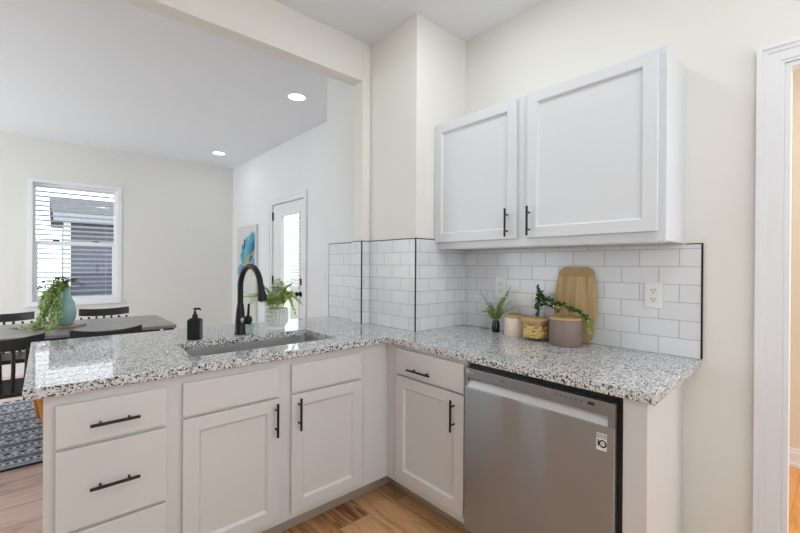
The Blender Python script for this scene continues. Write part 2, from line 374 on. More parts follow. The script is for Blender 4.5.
# far wall with window hole
FX0, FX1, FZ0, FZ1, FY = -2.178, -1.30, 0.775, 2.215, 4.509
bm = NB()
box(bm, -4.0, FX0, FY, FY+0.14, 0, CEIL); box(bm, FX1, 0.077, FY, FY+0.14, 0, CEIL)
box(bm, FX0, FX1, FY, FY+0.14, 0, FZ0); box(bm, FX0, FX1, FY, FY+0.14, FZ1, CEIL)
struct('wall_far', bm, m_wall_d, label='pale dining wall with the window', cat='wall')
bm = NB(); box(bm, -4.0, 0.077, FY-0.015, FY, 0, 0.11); box(bm, -4.0, 0.077, FY-0.019, FY, 0, 0.09); struct('baseboard_far', bm, m_trim, label='white baseboard along the window wall', cat='baseboard')
# back of the kitchen and outer side of the dining room (behind the camera), both with unseen openings shaped to let daylight in
bm = NB(); box(bm, -3.5, -3.1, -3.12, -3.0, 0, CEIL); box(bm, -0.5, 0.0, -3.12, -3.0, 0, CEIL); box(bm, -3.1, -0.5, -3.12, -3.0, 0, 1.0); box(bm, -3.1, -0.5, -3.12, -3.0, 2.3, CEIL); struct('wall_back', bm, m_wall, label='cream kitchen wall behind the camera with a wide opening added to let in light', cat='wall')
bm = NB(); box(bm, -3.62, -3.5, -3.12, 0.3, 0, CEIL); struct('wall_left', bm, m_wall, label='cream kitchen wall left of the camera', cat='wall')
bm = NB(); box(bm, -4.12, -4.0, 0.3, 4.63, 2.45, CEIL); box(bm, -4.12, -4.0, 0.3, 1.3, 0, 2.45); box(bm, -4.12, -4.0, 4.3, 4.63, 0, 2.45); box(bm, -4.0, -3.62, 0.2, 0.3, 0, CEIL); struct('wall_dining_left', bm, m_wall_d, label='pale dining wall with a wide unseen opening shaped for daylight', cat='wall')
# hall
bm = NB(); box(bm, 1.54, 1.66, -4.0, 0.6, 0, CEIL); struct('wall_hall', bm, m_hall, label='beige hall wall seen through the doorway', cat='wall')
bm = NB(); box(bm, 0.12, 1.54, 0.4, 0.6, 0, CEIL); struct('wall_hall_end', bm, m_hall, label='beige end wall of the hall', cat='wall')
bm = NB(); box(bm, 0.1, 1.66, -2.9, 0.6, CEIL, CEIL+0.1); struct('ceiling', bm, m_ceil, label='white hall ceiling', cat='ceiling')
bm = NB(); box(bm, 1.522, 1.54, -4.0, 0.4, 0, 0.085); box(bm, 1.529, 1.54, -4, 0.4, 0.085, 0.11); box(bm, 1.512, 1.524, -4, 0.4, 0, 0.02)
struct('baseboard_hall', bm, m_trim, label='white baseboard in the hall', cat='baseboard')
# doorway casing (kitchen side) with stepped profile
def casing(bm, axis_pos, sgn, y0, y1, zt, wdt, steps):
    """legs at y0 (right/near side) and y1, head at zt; wall plane x=axis_pos, protruding sgn"""
    for a, b, t in steps:   # a,b fraction from inner edge outward, t thickness
        xa, xb = sorted((axis_pos, axis_pos+sgn*t))
        box(bm, xa, xb, y0-wdt*b, y0-wdt*a, 0, zt+wdt*b)
        box(bm, xa, xb, y1+wdt*a, y1+wdt*b, 0, zt+wdt*b)
        box(bm, xa, xb, y0-wdt*a, y1+wdt*a, zt+wdt*a, zt+wdt*b)
ST = [(0, 0.14, 0.012), (0.14, 0.6, 0.016), (0.6, 0.8, 0.021), (0.8, 1.0, 0.027)]
bm = NB(); casing(bm, 0.0, -1, DY1, DY0, DZ, 0.075, ST)
struct('trim_2', bm, m_trim, label='white moulded casing around the hall doorway', cat='door trim')
bm = NB()
box(bm, -0.004, 0.049, DY0-0.016, DY0-0.0005, 0, DZ-0.0005); box(bm, -0.004, 0.049, DY1+0.0005, DY1+0.016, 0, DZ-0.0005); box(bm, -0.004, 0.049, DY1+0.016, DY0-0.016, DZ-0.016, DZ-0.0005)
struct('trim_3', bm, m_trim, label='white jamb lining of the hall doorway', cat='door trim')

# ---- backsplash
TT, TT2 = 1.405, 1.3465
def splash(name, x0, x1, y0, y1, z1, m, label):
    bm = NB(); box(bm, x0, x1, y0, y1, H+0.0005, z1); o = struct(name, bm, m, label=label, cat='backsplash'); return o
g = 0.008
s_r = splash('backsplash', -g, -0.0003, -1.24, -0.0003, TT2, m_tile_r, 'white subway tile under the upper cabinet')
s_c = splash('backsplash', -CH, -g, -g, -0.0003, TT, m_tile_y, 'white subway tile strip beside the cutting corner')
s_x = splash('backsplash', -CH-g, -CH-0.0003, -g, 0.4275, TT, m_tile_x, 'white subway tile on the corner wall by the sink')
s_s = splash('backsplash', -0.502, -CH-g, 0.428, 0.4357, TT, m_tile_y, 'narrow white tile strip on the stub wall')
s_e = splash('backsplash', -0.502, -0.4943, 0.436, 0.538, TT, m_tile_x, 'white tile on the end of the stub wall')
s_f = splash('backsplash', -CH-g, -CH-0.0003, 0.5385, 0.918, TT, m_tile_x, 'white subway tile beyond the stub wall')
def edging(parent, *b):
    bm = NB()
    for q in b: box(bm, *q)
    return obj('edge_trim', bm, m_black, parent)
e = 0.0015
edging(s_x, (-CH-g-0.003, -CH-g+0.003, -g-0.003, -g+0.003, H+0.001, TT+0.003), (-CH-g-e, -CH-0.0004, -g, 0.4275, TT, TT+0.004))
edging(s_c, (-CH, -g, -g-e, -0.0004, TT, TT+0.004))
edging(s_r, (-g-0.002, -0.0004, -1.2455, -1.24, H+0.001, TT2+0.004), (-g-e, -0.0004, -1.24, -1.187, TT2, TT2+0.004))
edging(s_s, (-0.506, -0.499, 0.425, 0.4305, H+0.001, TT+0.003), (-0.502, -CH-g, 0.427, 0.4357, TT, TT+0.004))
edging(s_e, (-0.503, -0.4944, 0.4305, 0.538, TT, TT+0.003))
edging(s_f, (-CH-g-e, -CH-0.0004, 0.5385, 0.921, TT, TT+0.004), (-CH-g-e, -CH-0.0004, 0.918, 0.921, H+0.001, TT))

# ---- worktop
def worktop():
    outer = [(-2.062, -0.023), (-0.661, -0.023), (-0.661, -1.265), (-0.0005, -1.2405), (-0.0005, -0.0005), (-CH-0.0005, -0.0005), (-CH-0.0005, 0.4355), (-0.4945, 0.4355), (-0.4945, 0.5385), (-CH-0.0005, 0.5385), (-CH-0.0005, 0.918), (-2.065, 0.945)]
    hole = [(-1.562, 0.122), (-0.887, 0.122), (-0.878, 0.128), (-0.878, 0.46), (-0.887, 0.468), (-1.542, 0.468), (-1.552, 0.46)]
    bm = NB()
    for loop in (outer, hole):
        vs = [bm.verts.new((x, y, H)) for x, y in loop]
        for i in range(len(vs)): bm.edges.new((vs[i], vs[(i+1) % len(vs)]))
    bmesh.ops.triangle_fill(bm, use_beauty=True, use_dissolve=False, edges=bm.edges[:])
    r = bmesh.ops.extrude_face_region(bm, geom=bm.faces[:])
    bmesh.ops.translate(bm, verts=[v for v in r['geom'] if isinstance(v, bmesh.types.BMVert)], vec=(0, 0, -0.034))
    return bm
wt = obj('worktop', worktop(), m_granite, bevel=0.0035); tag(wt, 'L-shaped white, grey and black speckled granite worktop', 'countertop')

# ------------------------------------------------------------------ cabinets
def M_front(y):   # peninsula front: u = x, d outward = -y
    return lambda u, z, d: (u, y-d, z)
def M_run(x):     # right run: u = -y (to the right in the picture), d outward = -x
    return lambda u, z, d: (x-d, -u, z)
def slab(bm, T, u0, u1, z0, z1, t=0.019):
    p = [T(u, z, d) for u in (u0, u1) for z in (z0, z1) for d in (0.0005, t)]
    vs = [bm.verts.new(q) for q in p]
    for q in ((0, 1, 3, 2), (4, 6, 7, 5), (0, 4, 5, 1), (2, 3, 7, 6), (0, 2, 6, 4), (1, 5, 7, 3)): bm.faces.new([vs[i] for i in q])
def shaker(bm, T, u0, u1, z0, z1, fu=0.056, fz=0.052, t=0.020, rec=0.012, ch=0.008):
    def ring(a, b, c, e_, d): return [bm.verts.new(T(*q, d)) for q in ((a, c), (b, c), (b, e_), (a, e_))]
    bk = ring(u0, u1, z0, z1, 0.0005); fr = ring(u0, u1, z0, z1, t)
    i1 = ring(u0+fu, u1-fu, z0+fz, z1-fz, t); i2 = ring(u0+fu+ch, u1-fu-ch, z0+fz+ch, z1-fz-ch, t-rec)
    bm.faces.new(bk); bm.faces.new(i2)
    for a, b in ((bk, fr), (fr, i1), (i1, i2)):
        for k in range(4): bm.faces.new((a[k], a[(k+1) % 4], b[(k+1) % 4], b[k]))
def pull(T, u, z, L, vertical, parent, label=None):
    bm = NB(); r = 0.0052; d0 = 0.019; d1 = 0.047
    if vertical:
        tube(bm, [T(u, z-L/2, d1), T(u, z+L/2, d1)], r, 12)
        for s in (-1, 1): tube(bm, [T(u, z+s*L*0.29, d0-0.001), T(u, z+s*L*0.29, d1)], 0.004, 8)
    else:
        tube(bm, [T(u-L/2, z, d1), T(u+L/2, z, d1)], r, 12)
        for s in (-1, 1): tube(bm, [T(u+s*L*0.29, z, d0-0.001), T(u+s*L*0.29, z, d1)], 0.004, 8)
    o = obj('handle', bm, m_black, parent, smooth=True); o['label'] = label or 'black bar handle'; return o
TOE, CT = 0.116, 0.8405   # bottom of carcass, underside of worktop
PF = M_front(0.008)
# drawer cabinet at the free end
t = thing('drawer_cabinet', 'white drawer cabinet with black bar pulls at the free end of the peninsula', 'cabinet', (-1.837, 0.3, 0))
bm = NB(); box(bm, -2.016, -1.655, 0.008, 0.60, TOE, CT); obj('carcass', bm, m_cab, t)
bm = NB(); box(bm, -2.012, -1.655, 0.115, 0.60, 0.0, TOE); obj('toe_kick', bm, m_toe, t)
for z0, z1, hz in ((0.672, 0.806, 0.731), (0.402, 0.660, 0.527), (0.148, 0.390, 0.28)):
    bm = NB(); slab(bm, PF, -1.988, -1.683, z0, z1); d = obj('drawer', bm, m_cab, t, bevel=0.002)
    pull(PF, -1.836, hz, 0.136, False, d)
# sink cabinet
t = thing('sink_cabinet', 'white double-door cabinet under the sink with two false drawer fronts', 'cabinet', (-1.22, 0.3, 0))
bm = NB()
box(bm, -1.655, -0.79, 0.008, 0.028, TOE, CT); box(bm, -1.655, -1.635, 0.028, 0.60, TOE, CT); box(bm, -0.81, -0.79, 0.028, 0.43, TOE, CT)
box(bm, -1.655, -0.79, 0.585, 0.60, TOE, CT); box(bm, -1.635, -0.81, 0.028, 0.585, TOE, TOE+0.02)
obj('carcass', bm, m_cab, t)
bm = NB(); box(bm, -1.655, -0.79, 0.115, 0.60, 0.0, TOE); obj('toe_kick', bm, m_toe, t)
for u0, u1 in ((-1.630, -1.256), (-1.196, -0.820)):
    bm = NB(); slab(bm, PF, u0, u1, 0.684, 0.809); o = obj('false_drawer_front', bm, m_cab, t, bevel=0.002)
for u0, u1, hu in ((-1.630, -1.250, -1.273), (-1.196, -0.813, -1.165)):
    bm = NB(); shaker(bm, PF, u0, u1, 0.148, 0.673); d = obj('door', bm, m_cab, t, bevel=0.0015)
    pull(PF, hu, 0.589, 0.142, True, d)
# corner filler
bm = NB(); box(bm, -0.789, -0.632, 0.0085, 0.05, TOE, CT); box(bm, -0.6315, -0.59, -0.058, 0.05, TOE, CT)
poly_prism(bm, [(-0.789, 0.115, 0.0), (-0.524, 0.115, 0.0), (-0.524, -0.058, 0.0), (-0.51, -0.058, 0), (-0.51, 0.13, 0), (-0.789, 0.13, 0)], (0, 0, TOE), 1)
o = obj('corner_filler', bm, [m_cab, m_toe]); tag(o, 'plain white filler panel closing the inside corner of the base cabinets', 'cabinet panel')
# right run base cabinet
RF = M_run(-0.632)
t = thing('base_cabinet', 'white base cabinet with one drawer and one door, left of the dishwasher', 'cabinet', (-0.33, -0.30, 0))
bm = NB(); box(bm, -0.632, -0.02, -0.540, -0.059, TOE, CT); obj('carcass', bm, m_cab, t)
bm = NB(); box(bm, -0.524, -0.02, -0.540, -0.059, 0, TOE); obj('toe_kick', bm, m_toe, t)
bm = NB(); slab(bm, RF, 0.083, 0.533, 0.694, 0.822); d = obj('drawer', bm, m_cab, t, bevel=0.002)
pull(RF, 0.270, 0.735, 0.155, False, d)
bm = NB(); shaker(bm, RF, 0.083, 0.533, 0.155, 0.684); d = obj('door', bm, m_cab, t, bevel=0.0015)
pull(RF, 0.480, 0.589, 0.140, True, d)
# end panel
bm = NB()
poly_prism(bm, [(-0.640, -1.168, 0), (-0.640, -1.237, 0), (-0.0005, -1.180, 0), (-0.0005, -1.168, 0)], (0, 0, CT))
o = obj('end_panel', bm, m_cab, bevel=0.0015); tag(o, 'plain white end panel closing the cabinet run right of the dishwasher', 'cabinet panel')
# upper cabinet
UF = M_run(-0.266); UY = -1.183
t = thing('upper_cabinet', 'white two-door wall cabinet hung above the tile backsplash', 'cabinet', (-0.14, -0.6, 1.35))
bm = NB(); box(bm, -0.266, -0.0005, UY, -0.009, 1.3515, 2.088)
for v in bm.verts:  # recess the underside behind the face frame
    pass
obj('carcass', bm, m_cabu, t, bevel=0.0015)
bm = NB(); box(bm, -0.2655, -0.247, UY+0.0008, -0.0098, 1.3475, 1.351); obj('light_rail', bm, m_cabu, t)
for u0, u1, hu in ((0.004, 0.551, 0.507), (0.611, 1.158, 0.628)):
    bm = NB(); shaker(bm, UF, u0, u1, 1.388, 2.076, fu=0.05, fz=0.048); d = obj('door', bm, m_cabu, t, bevel=0.0015)
    pull(UF, hu, 1.467, 0.140, True, d)

# ------------------------------------------------------------------ dishwasher
t = thing('dishwasher', 'stainless steel dishwasher with front controls built in under the worktop', 'dishwasher', (-0.35, -0.85, 0))
DL, DR = 0.546, 1.152
bm = NB(); box(bm, -0.63, -0.05, -DR+0.004, -DL-0.004, 0.09, 0.830); obj('tub_body', bm, m_blackpl, t)
DF = M_run(-0.628)
bm = NB(); slab(bm, DF, DL, DR, 0.12, 0.737, 0.033); o = obj('door_panel', bm, m_steel, t, bevel=0.004)
bm = NB(); slab(bm, DF, DL, DR, 0.774, 0.815, 0.033)
slab(bm, DF, DL, DL+0.012, 0.7375, 0.774, 0.033); slab(bm, DF, DR-0.022, DR, 0.7375, 0.774, 0.033)
cp = obj('control_panel', bm, m_steel_p, t, bevel=0.0015)
bm = NB()
p = [DF(DL+0.012, 0.7375, 0.031), DF(DR-0.022, 0.7375, 0.031), DF(DR-0.022, 0.7735, 0.008), DF(DL+0.012, 0.7735, 0.008)]
poly_prism(bm, p, (0.010, 0, 0)); o = obj('handle_pocket', bm, m_steel_l, t); o['label'] = 'pale steel grip pocket'
bm = NB(); box(bm, -0.56, -0.45, -DR+0.004, -DL-0.004, 0.0, 0.12); obj('toe_kick', bm, m_blackpl, t)
bm = NB(); box(bm, -0.640, -0.60, -1.167, -DR-0.002, 0.0, 0.838); obj('side_gap_shade', bm, m_blackpl, t)  # black strip standing in for the shade in the side gap
def on_front(bm, T, u, z, d):   # text laid in XY -> onto front plane
    for v in bm.verts:
        x, y, zz = v.co; v.co = T(u+x, z+y, d+zz)
# badge: ring mark and letters
bm = NB()
def disc(bm, T, u, z, r, d, n=20, r0=0.0):
    if r0 == 0: bm.faces.new([bm.verts.new(T(u+r*math.cos(2*math.pi*k/n), z+r*math.sin(2*math.pi*k/n), d)) for k in range(n)])
    else:
        a = [bm.verts.new(T(u+r*math.cos(2*math.pi*k/n), z+r*math.sin(2*math.pi*k/n), d)) for k in range(n)]
        b = [bm.verts.new(T(u+r0*math.cos(2*math.pi*k/n), z+r0*math.sin(2*math.pi*k/n), d)) for k in range(n)]
        for k in range(n): bm.faces.new((a[k], a[(k+1) % n], b[(k+1) % n], b[k]))
m_badge = mat('badge_silver', rgb(226, 222, 218), 0.35)
m_print = mat('panel_print', rgb(86, 78, 74), 0.6)
disc(bm, DF, DL+0.017, 0.801, 0.0075, 0.0334)
disc(bm, DF, DL+0.017, 0.801, 0.0066, 0.0336, r0=0.0052)
o = obj('badge', bm, m_badge, cp)
bm = text_mesh('LG', 0.013); on_front(bm, DF, DL+0.038, 0.800, 0.0336); obj('badge_letters', bm, m_badge, cp)
bm = NB(); disc(bm, DF, DL+0.017, 0.801, 0.0052, 0.0337, r0=0.0043); slab(bm, DF, DL+0.0163, DL+0.0172, 0.7975, 0.804, 0.0338)
obj('badge_mark', bm, m_print, cp)
bm = NB()
for k in range(6):
    u = 0.957+k*0.0175
    for dz, wd in ((0.003, 0.004), (0.0, 0.0028), (-0.003, 0.0036)):
        slab(bm, DF, u-wd, u+wd, 0.7985+dz-0.0007, 0.7985+dz+0.0007, 0.0335)
obj('control_icons', bm, m_print, cp); bm = NB(); slab(bm, DF, 0.995, 1.03, 0.7865, 0.7875, 0.0335); obj('printed_line', bm, m_print, cp); bm = NB()
slab(bm, DF, 0.727, 0.745, 0.794, 0.797, 0.0335)
obj('printed_mark', bm, m_print, cp)
bm = NB(); slab(bm, DF, 1.067, 1.088, 0.794, 0.804, 0.0336); o = obj('display', bm, mat('display_dark', rgb(66, 40, 26), 0.3), cp)
# sticker
bm = NB(); slab(bm, DF, 1.096, 1.128, 0.656, 0.711, 0.0336); st = obj('sticker', bm, mat('sticker_white', rgb(236, 236, 234), 0.5), t); st['label'] = 'white square sticker with black number ten'
m_ink = mat('sticker_ink', rgb(16, 16, 16), 0.5)
bm = NB(); slab(bm, DF, 1.0995, 1.1035, 0.667, 0.690, 0.0338); disc(bm, DF, 1.1155, 0.678, 0.0125, 0.0339, 28, 0.0076)
obj('sticker_number', bm, m_ink, st)
bm = text_mesh('INVERTER', 0.0068); on_front(bm, DF, 1.112, 0.7045, 0.0338)
b2 = text_mesh('DIRECT DRIVE', 0.0048); on_front(b2, DF, 1.112, 0.6975, 0.0338); me_ = bpy.data.meshes.new('x'); b2.to_mesh(me_); bm.from_mesh(me_); b2.free(); bpy.data.meshes.remove(me_)
b2 = text_mesh('YEAR', 0.0042); on_front(b2, DF, 1.1155, 0.678, 0.0338); me_ = bpy.data.meshes.new('x'); b2.to_mesh(me_); bm.from_mesh(me_); b2.free(); bpy.data.meshes.remove(me_)
obj('sticker_text', bm, m_ink, st)

# ------------------------------------------------------------------ sink and faucet
t = thing('sink', 'undermount stainless steel sink set into the granite peninsula', 'sink', (-1.22, 0.295, 0.64))
bm = NB()
ox0, ox1, oy0, oy1, zt, zb = -1.575, -0.866, 0.108, 0.482, 0.8405, 0.645
def rr(x0, x1, y0, y1, r, z, n=5):
    out = []
    for cx, cy, a0 in ((x1-r, y1-r, 0), (x0+r, y1-r, 90), (x0+r, y0+r, 180), (x1-r, y0+r, 270)):
        for k in range(n+1): a = R(a0+90*k/n); out.append(bm.verts.new((cx+r*math.cos(a), cy+r*math.sin(a), z)))
    return out
fl = rr(ox0-0.006, ox1+0.006, oy0-0.006, oy1+0.006, 0.03, zt); a = rr(ox0+0.006, ox1-0.006, oy0+0.006, oy1-0.006, 0.03, zt); b = rr(ox0+0.012, ox1-0.012, oy0+0.012, oy1-0.012, 0.03, zb+0.02); c = rr(ox0+0.03, ox1-0.03, oy0+0.03, oy1-0.03, 0.02, zb)
for p, q in ((fl, a), (a, b), (b, c)):
    for k in range(len(p)): bm.faces.new((p[k], p[(k+1) % len(p)], q[(k+1) % len(p)], q[k]))
bm.faces.new(c); obj('basin', bm, m_sink, t, smooth=True)
bm = NB(); lathe(bm, -1.22, 0.295, [(0.045, zb+0.001), (0.045, zb+0.004), (0.03, zb+0.003), (0.001, zb+0.002)], 24); obj('drain', bm, m_steel_l, t, smooth=True)

fx, fy = -1.226, 0.540
t = thing('faucet', 'matte black gooseneck pull-down kitchen faucet behind the sink', 'faucet', (fx, fy, H))
bm = NB(); lathe(bm, fx, fy, [(0.030, H), (0.030, H+0.006), (0.027, H+0.02), (0.026, H+0.07), (0.022, H+0.12), (0.0165, H+0.165)], 24); obj('body', bm, m_black, t, smooth=True)
pts = [(fx, fy, H+0.15), (fx, fy, 1.10), (fx, fy, 1.135)]
ry, rz_ = 0.136, 0.113
for k in range(1, 13):
    a = R(180-k*14.2); pts.append((fx, fy-ry*(1+math.cos(a)), 1.130+math.sin(a)*rz_))
bm = NB(); tube(bm, pts, 0.0148, 14); obj('spout', bm, m_black, t, smooth=True)
e0 = Vector(pts[-1]); dr = Vector((0, -0.36, -0.93)).normalized()
bm = NB(); tube(bm, [e0-dr*0.002, e0+dr*0.004, e0+dr*0.006, e0+dr*0.03, e0+dr*0.072, e0+dr*0.077], [0.0155, 0.0165, 0.0162, 0.018, 0.023, 0.02], 16); sp = obj('sprayer', bm, m_black, t, smooth=True)
dirh = Vector((0.62, -0.78, 0)); hb = Vector((fx, fy, 0.952))
bm = NB(); tube(bm, [hb+dirh*0.015, hb+dirh*0.034], [0.0215, 0.0215], 18); obj('chrome_ring', bm, mat('chrome', rgb(220, 220, 222), 0.15, 1.0), t, smooth=True)['label'] = 'chrome ring'
bm = NB(); tube(bm, [hb+dirh*0.034, hb+dirh*0.056, hb+dirh*0.06], [0.0235, 0.0235, 0.019], 18)
tube(bm, [hb+dirh*0.046+Vector((0, 0, 0.015)), hb+dirh*0.048+Vector((0, 0, 0.05)), hb+dirh*0.05+Vector((0, 0, 0.088))], [0.007, 0.0065, 0.0055], 10); obj('handle', bm, m_black, t, smooth=True)

# soap bottle
sx, sy = -1.452, 0.535
t = thing('soap_bottle', 'black square soap bottle with pump beside the sink', 'soap dispenser', (sx, sy, H))
ca = R(35)
def rot_box(bm, cx, cy, hw, hd, z0, z1, ang, inset=0.0):
    vs = []
    for z, s in ((z0, 0), (z1, inset)):
        for ux, uy in ((-1, -1), (1, -1), (1, 1), (-1, 1)):
            x, y = ux*(hw-s), uy*(hd-s); vs.append(bm.verts.new((cx+x*math.cos(ang)-y*math.sin(ang), cy+x*math.sin(ang)+y*math.cos(ang), z)))
    bm.faces.new(vs[:4][::-1]); bm.faces.new(vs[4:])
    for k in range(4): bm.faces.new((vs[k], vs[(k+1) % 4], vs[4+(k+1) % 4], vs[4+k]))
fa = yaw-R(90)+R(8)
bm = NB(); rot_box(bm, sx, sy, 0.030, 0.024, H+0.0005, H+0.099, fa); rot_box(bm, sx, sy, 0.029, 0.023, H+0.099, H+0.107, fa, 0.009)
obj('bottle', bm, m_blackpl, t, bevel=0.004)
bm = NB(); lathe(bm, sx, sy, [(0.013, H+0.107), (0.0135, H+0.122), (0.008, H+0.126), (0.006, H+0.140)], 18); obj('collar', bm, m_blackpl, t, smooth=True)
bm = NB(); lathe(bm, sx, sy, [(0.0045, H+0.140), (0.0045, H+0.149), (0.009, H+0.150), (0.009, H+0.156)], 14)
dx, dy = math.cos(fa), math.sin(fa); tube(bm, [(sx, sy, H+0.153), (sx+dx*0.022, sy+dy*0.022, H+0.153), (sx+dx*0.028, sy+dy*0.028, H+0.146)], [0.006, 0.005, 0.0035], 10)
obj('pump', bm, m_blackpl, t, smooth=True)

# ------------------------------------------------------------------ plants
random.seed(4)
def leaf(bm, p, d, up, L, W, fold=0.25):
    d = Vector(d).normalized(); s = d.cross(Vector(up)); s = s.normalized() if s.length > 1e-4 else Vector((1, 0, 0)); n = s.cross(d)
    p = Vector(p)
    v = [bm.verts.new(q) for q in (p, p+d*L*0.45+s*W/2+n*W*fold, p+d*L, p+d*L*0.45-s*W/2+n*W*fold, p+d*L*0.5)]
    bm.faces.new((v[0], v[1], v[4])); bm.faces.new((v[1], v[2], v[4])); bm.faces.new((v[0], v[4], v[3])); bm.faces.new((v[4], v[2], v[3]))
def frond(pts, L0, W0, n=14, taper=0.9, sweep=0.5):
    """fern frond along pts (curve control), with paired pinnae"""
    bm = NB(); P = [Vector(p) for p in pts]
    def B(t):
        q = P[:]
        while len(q) > 1: q = [q[i].lerp(q[i+1], t) for i in range(len(q)-1)]
        return q[0]
    sp_ = [B(k/12) for k in range(13)]; tube(bm, sp_, [0.0016-0.001*k/12 for k in range(13)], 5)
    for k in range(n):
        t_ = 0.12+0.88*k/(n-1); p = B(t_); d = (B(min(1, t_+.03))-B(max(0, t_-.03))).normalized()
        side = d.cross(Vector((0, 0, 1))); side = side.normalized() if side.length > 0.05 else Vector((1, 0, 0))
        L = L0*(math.sin(math.pi*min(1, 0.25+0.75*t_))**0.6*taper+0.12)
        for s in (-1, 1):
            leaf(bm, p, side*s+d*sweep+Vector((0, 0, random.uniform(-.25, .1))), (0, 0, 1), L*random.uniform(.85, 1.1), W0)
    return bm
def at(u, v, depth):   # world point seen towards picture position (u, v) at a distance along the view axis
    return Vector((-2.0081, -1.6416, 1.2513)) + (F + r2*((u-400)/f_px) - u2*((v-266.2)/f_px))*depth
# fern in ribbed pot behind the sink
px, py = -0.998, 0.588
t = thing('potted_fern', 'green fern in a ribbed pale grey pot behind the sink', 'potted plant', (px, py, H))
bm = NB(); rib = lambda a, z: 1+(0.035*math.cos(a*22) if z > H+0.03 else 0)
lathe(bm, px, py, [(0.046, H), (0.047, H+0.014), (0.045, H+0.018), (0.054, H+0.028), (0.061, H+0.042), (0.064, H+0.08), (0.063, H+0.112), (0.060, H+0.122), (0.056, H+0.122), (0.056, H+0.104)], 88, wob=rib); obj('pot', bm, m_potw, t, smooth=True)
bm = NB(); lathe(bm, px, py, [(0.0565, H+0.104), (0.03, H+0.110), (0.002, H+0.111)], 20, cap0=False); obj('soil', bm, m_soil, t)
fr_spec = [(-0.24, 0.02, 0.065, 0.03), (-0.22, -0.06, 0.02, 0.10), (-0.17, 0.10, 0.07, 0.04), (0.14, 0.06, 0.06, 0.05), (0.15, -0.10, 0.01, 0.07), (0.10, -0.03, 0.13, 0.05), (-0.05, -0.09, 0.12, 0.05), (0.03, 0.05, 0.16, 0.05), (-0.10, 0.06, 0.12, 0.05), (-0.12, -0.10, -0.09, 0.12), (-0.08, -0.12, -0.06, 0.10), (0.12, -0.06, -0.06, 0.12), (0.16, 0.02, 0.04, 0.09), (0.05, -0.13, 0.02, 0.10), (-0.02, -0.14, -0.04, 0.12), (0.08, 0.08, 0.10, 0.06), (-0.15, -0.10, 0.03, 0.08), (0.0, -0.06, 0.15, 0.03)]
for k, (dx, dy, dz, hh) in enumerate(fr_spec):
    b0 = Vector((px+dx*0.15, py+dy*0.15, H+0.112)); e1 = Vector((px+dx*0.82, py+dy*0.82, H+0.13+dz)); md = b0.lerp(e1, 0.45)+Vector((0, 0, hh+0.02))
    obj('frond', frond([b0, b0.lerp(md, .6)+Vector((0, 0, .03)), md, e1], 0.050, 0.014, 17), m_green_l if k % 3 else m_green_m, t)

# small fern in black vase
vx, vy = -0.092, -0.306
t = thing('vase_fern', 'small fern sprig in a little black glass vase left of the canisters', 'potted plant', (vx, vy, H))
bm = NB(); lathe(bm, vx, vy, [(0.018, H), (0.021, H+0.008), (0.0235, H+0.027), (0.022, H+0.046), (0.018, H+0.060), (0.018, H+0.066), (0.015, H+0.066), (0.015, H+0.05)], 24); obj('vase', bm, mat('black_glass', rgb(20, 20, 26), 0.08), t, smooth=True)
b0 = Vector((vx, vy, H+0.052))
for k, (u, v, dd, L, md) in enumerate(((480, 291, -0.02, 0.016, 0.02), (511, 286, 0.0, 0.034, 0.02), (483, 312, -0.06, 0.034, 0.05), (516.5, 307, -0.05, 0.03, 0.03), (490, 302, -0.02, 0.03, 0.02), (503, 297, 0.01, 0.03, 0.02), (487, 308, -0.03, 0.03, 0.03), (512, 300, -0.06, 0.025, 0.02))):
    dep = (b0-Vector((-2.0081, -1.6416, 1.2513))).dot(F)+dd
    e1 = at(u, v, dep); m_ = b0.lerp(e1, 0.5)+Vector((0, 0, md))
    obj('frond', frond([b0, b0.lerp(m_, .5)+Vector((0, 0, .015)), m_, e1], L*1.25, 0.015, 15), m_green_d if k == 0 else (m_green_l if k % 2 else m_green_m), t)

# ------------------------------------------------------------------ canisters
def canister(name, label, cx, cy, r, h, m, lidh=0.014):
    t = thing(name, label, 'canister', (cx, cy, H))
    bm = NB(); lathe(bm, cx, cy, [(r*0.96, H+0.0003), (r, H+0.005), (r, H+h-0.003), (r*0.97, H+h), (r*0.90, H+h), (r*0.9, H+0.01)], 48); obj('body', bm, m, t, smooth=True)
    bm = NB(); lathe(bm, cx, cy, [(r*0.88, H+h-0.012), (r*0.88, H+h+0.0005), (r*1.0, H+h+0.001), (r*1.01, H+h+0.004), (r*1.01, H+h+lidh-0.002), (r*0.985, H+h+lidh), (0.001, H+h+lidh)], 48); obj('lid', bm, m_lid, t, smooth=True)
    return t
canister('canister', 'small cream canister with wooden lid beside the little black vase', -0.092, -0.436, 0.061, 0.098, m_canc)
canister('canister', 'large taupe canister with wooden lid in front of the cutting board', -0.140, -0.737, 0.074, 0.122, m_canb, 0.012)
jx, jy, jr, jh = -0.135, -0.577, 0.071, 0.098
t = canister('storage_jar', 'glass storage jar of pasta with wooden lid between two canisters', jx, jy, jr, jh, m_glassj)
t['category'] = 'jar'
bm = NB(); random.seed(7)
for k in range(420):
    a = random.uniform(0, 6.283); rad = (jr*0.84)*random.random()**0.35; z = H+0.017+random.random()*0.062
    c_ = Vector((jx+rad*math.cos(a)*0.9, jy+rad*math.sin(a)*0.9, z)); tt = random.uniform(0, 6.283); L = 0.011
    d_ = Vector((math.cos(tt)*L, math.sin(tt)*L, random.uniform(-0.007, 0.007)))
    if (Vector((c_.x+d_.x-jx, c_.y+d_.y-jy))).length > jr*0.87 or (Vector((c_.x-d_.x-jx, c_.y-d_.y-jy))).length > jr*0.87: continue
    m1 = c_+Vector((random.uniform(-.003, .003), random.uniform(-.003, .003), .002))
    tube(bm, [c_-d_, m1, c_+d_], [0.0055, 0.0042, 0.0055], 7)
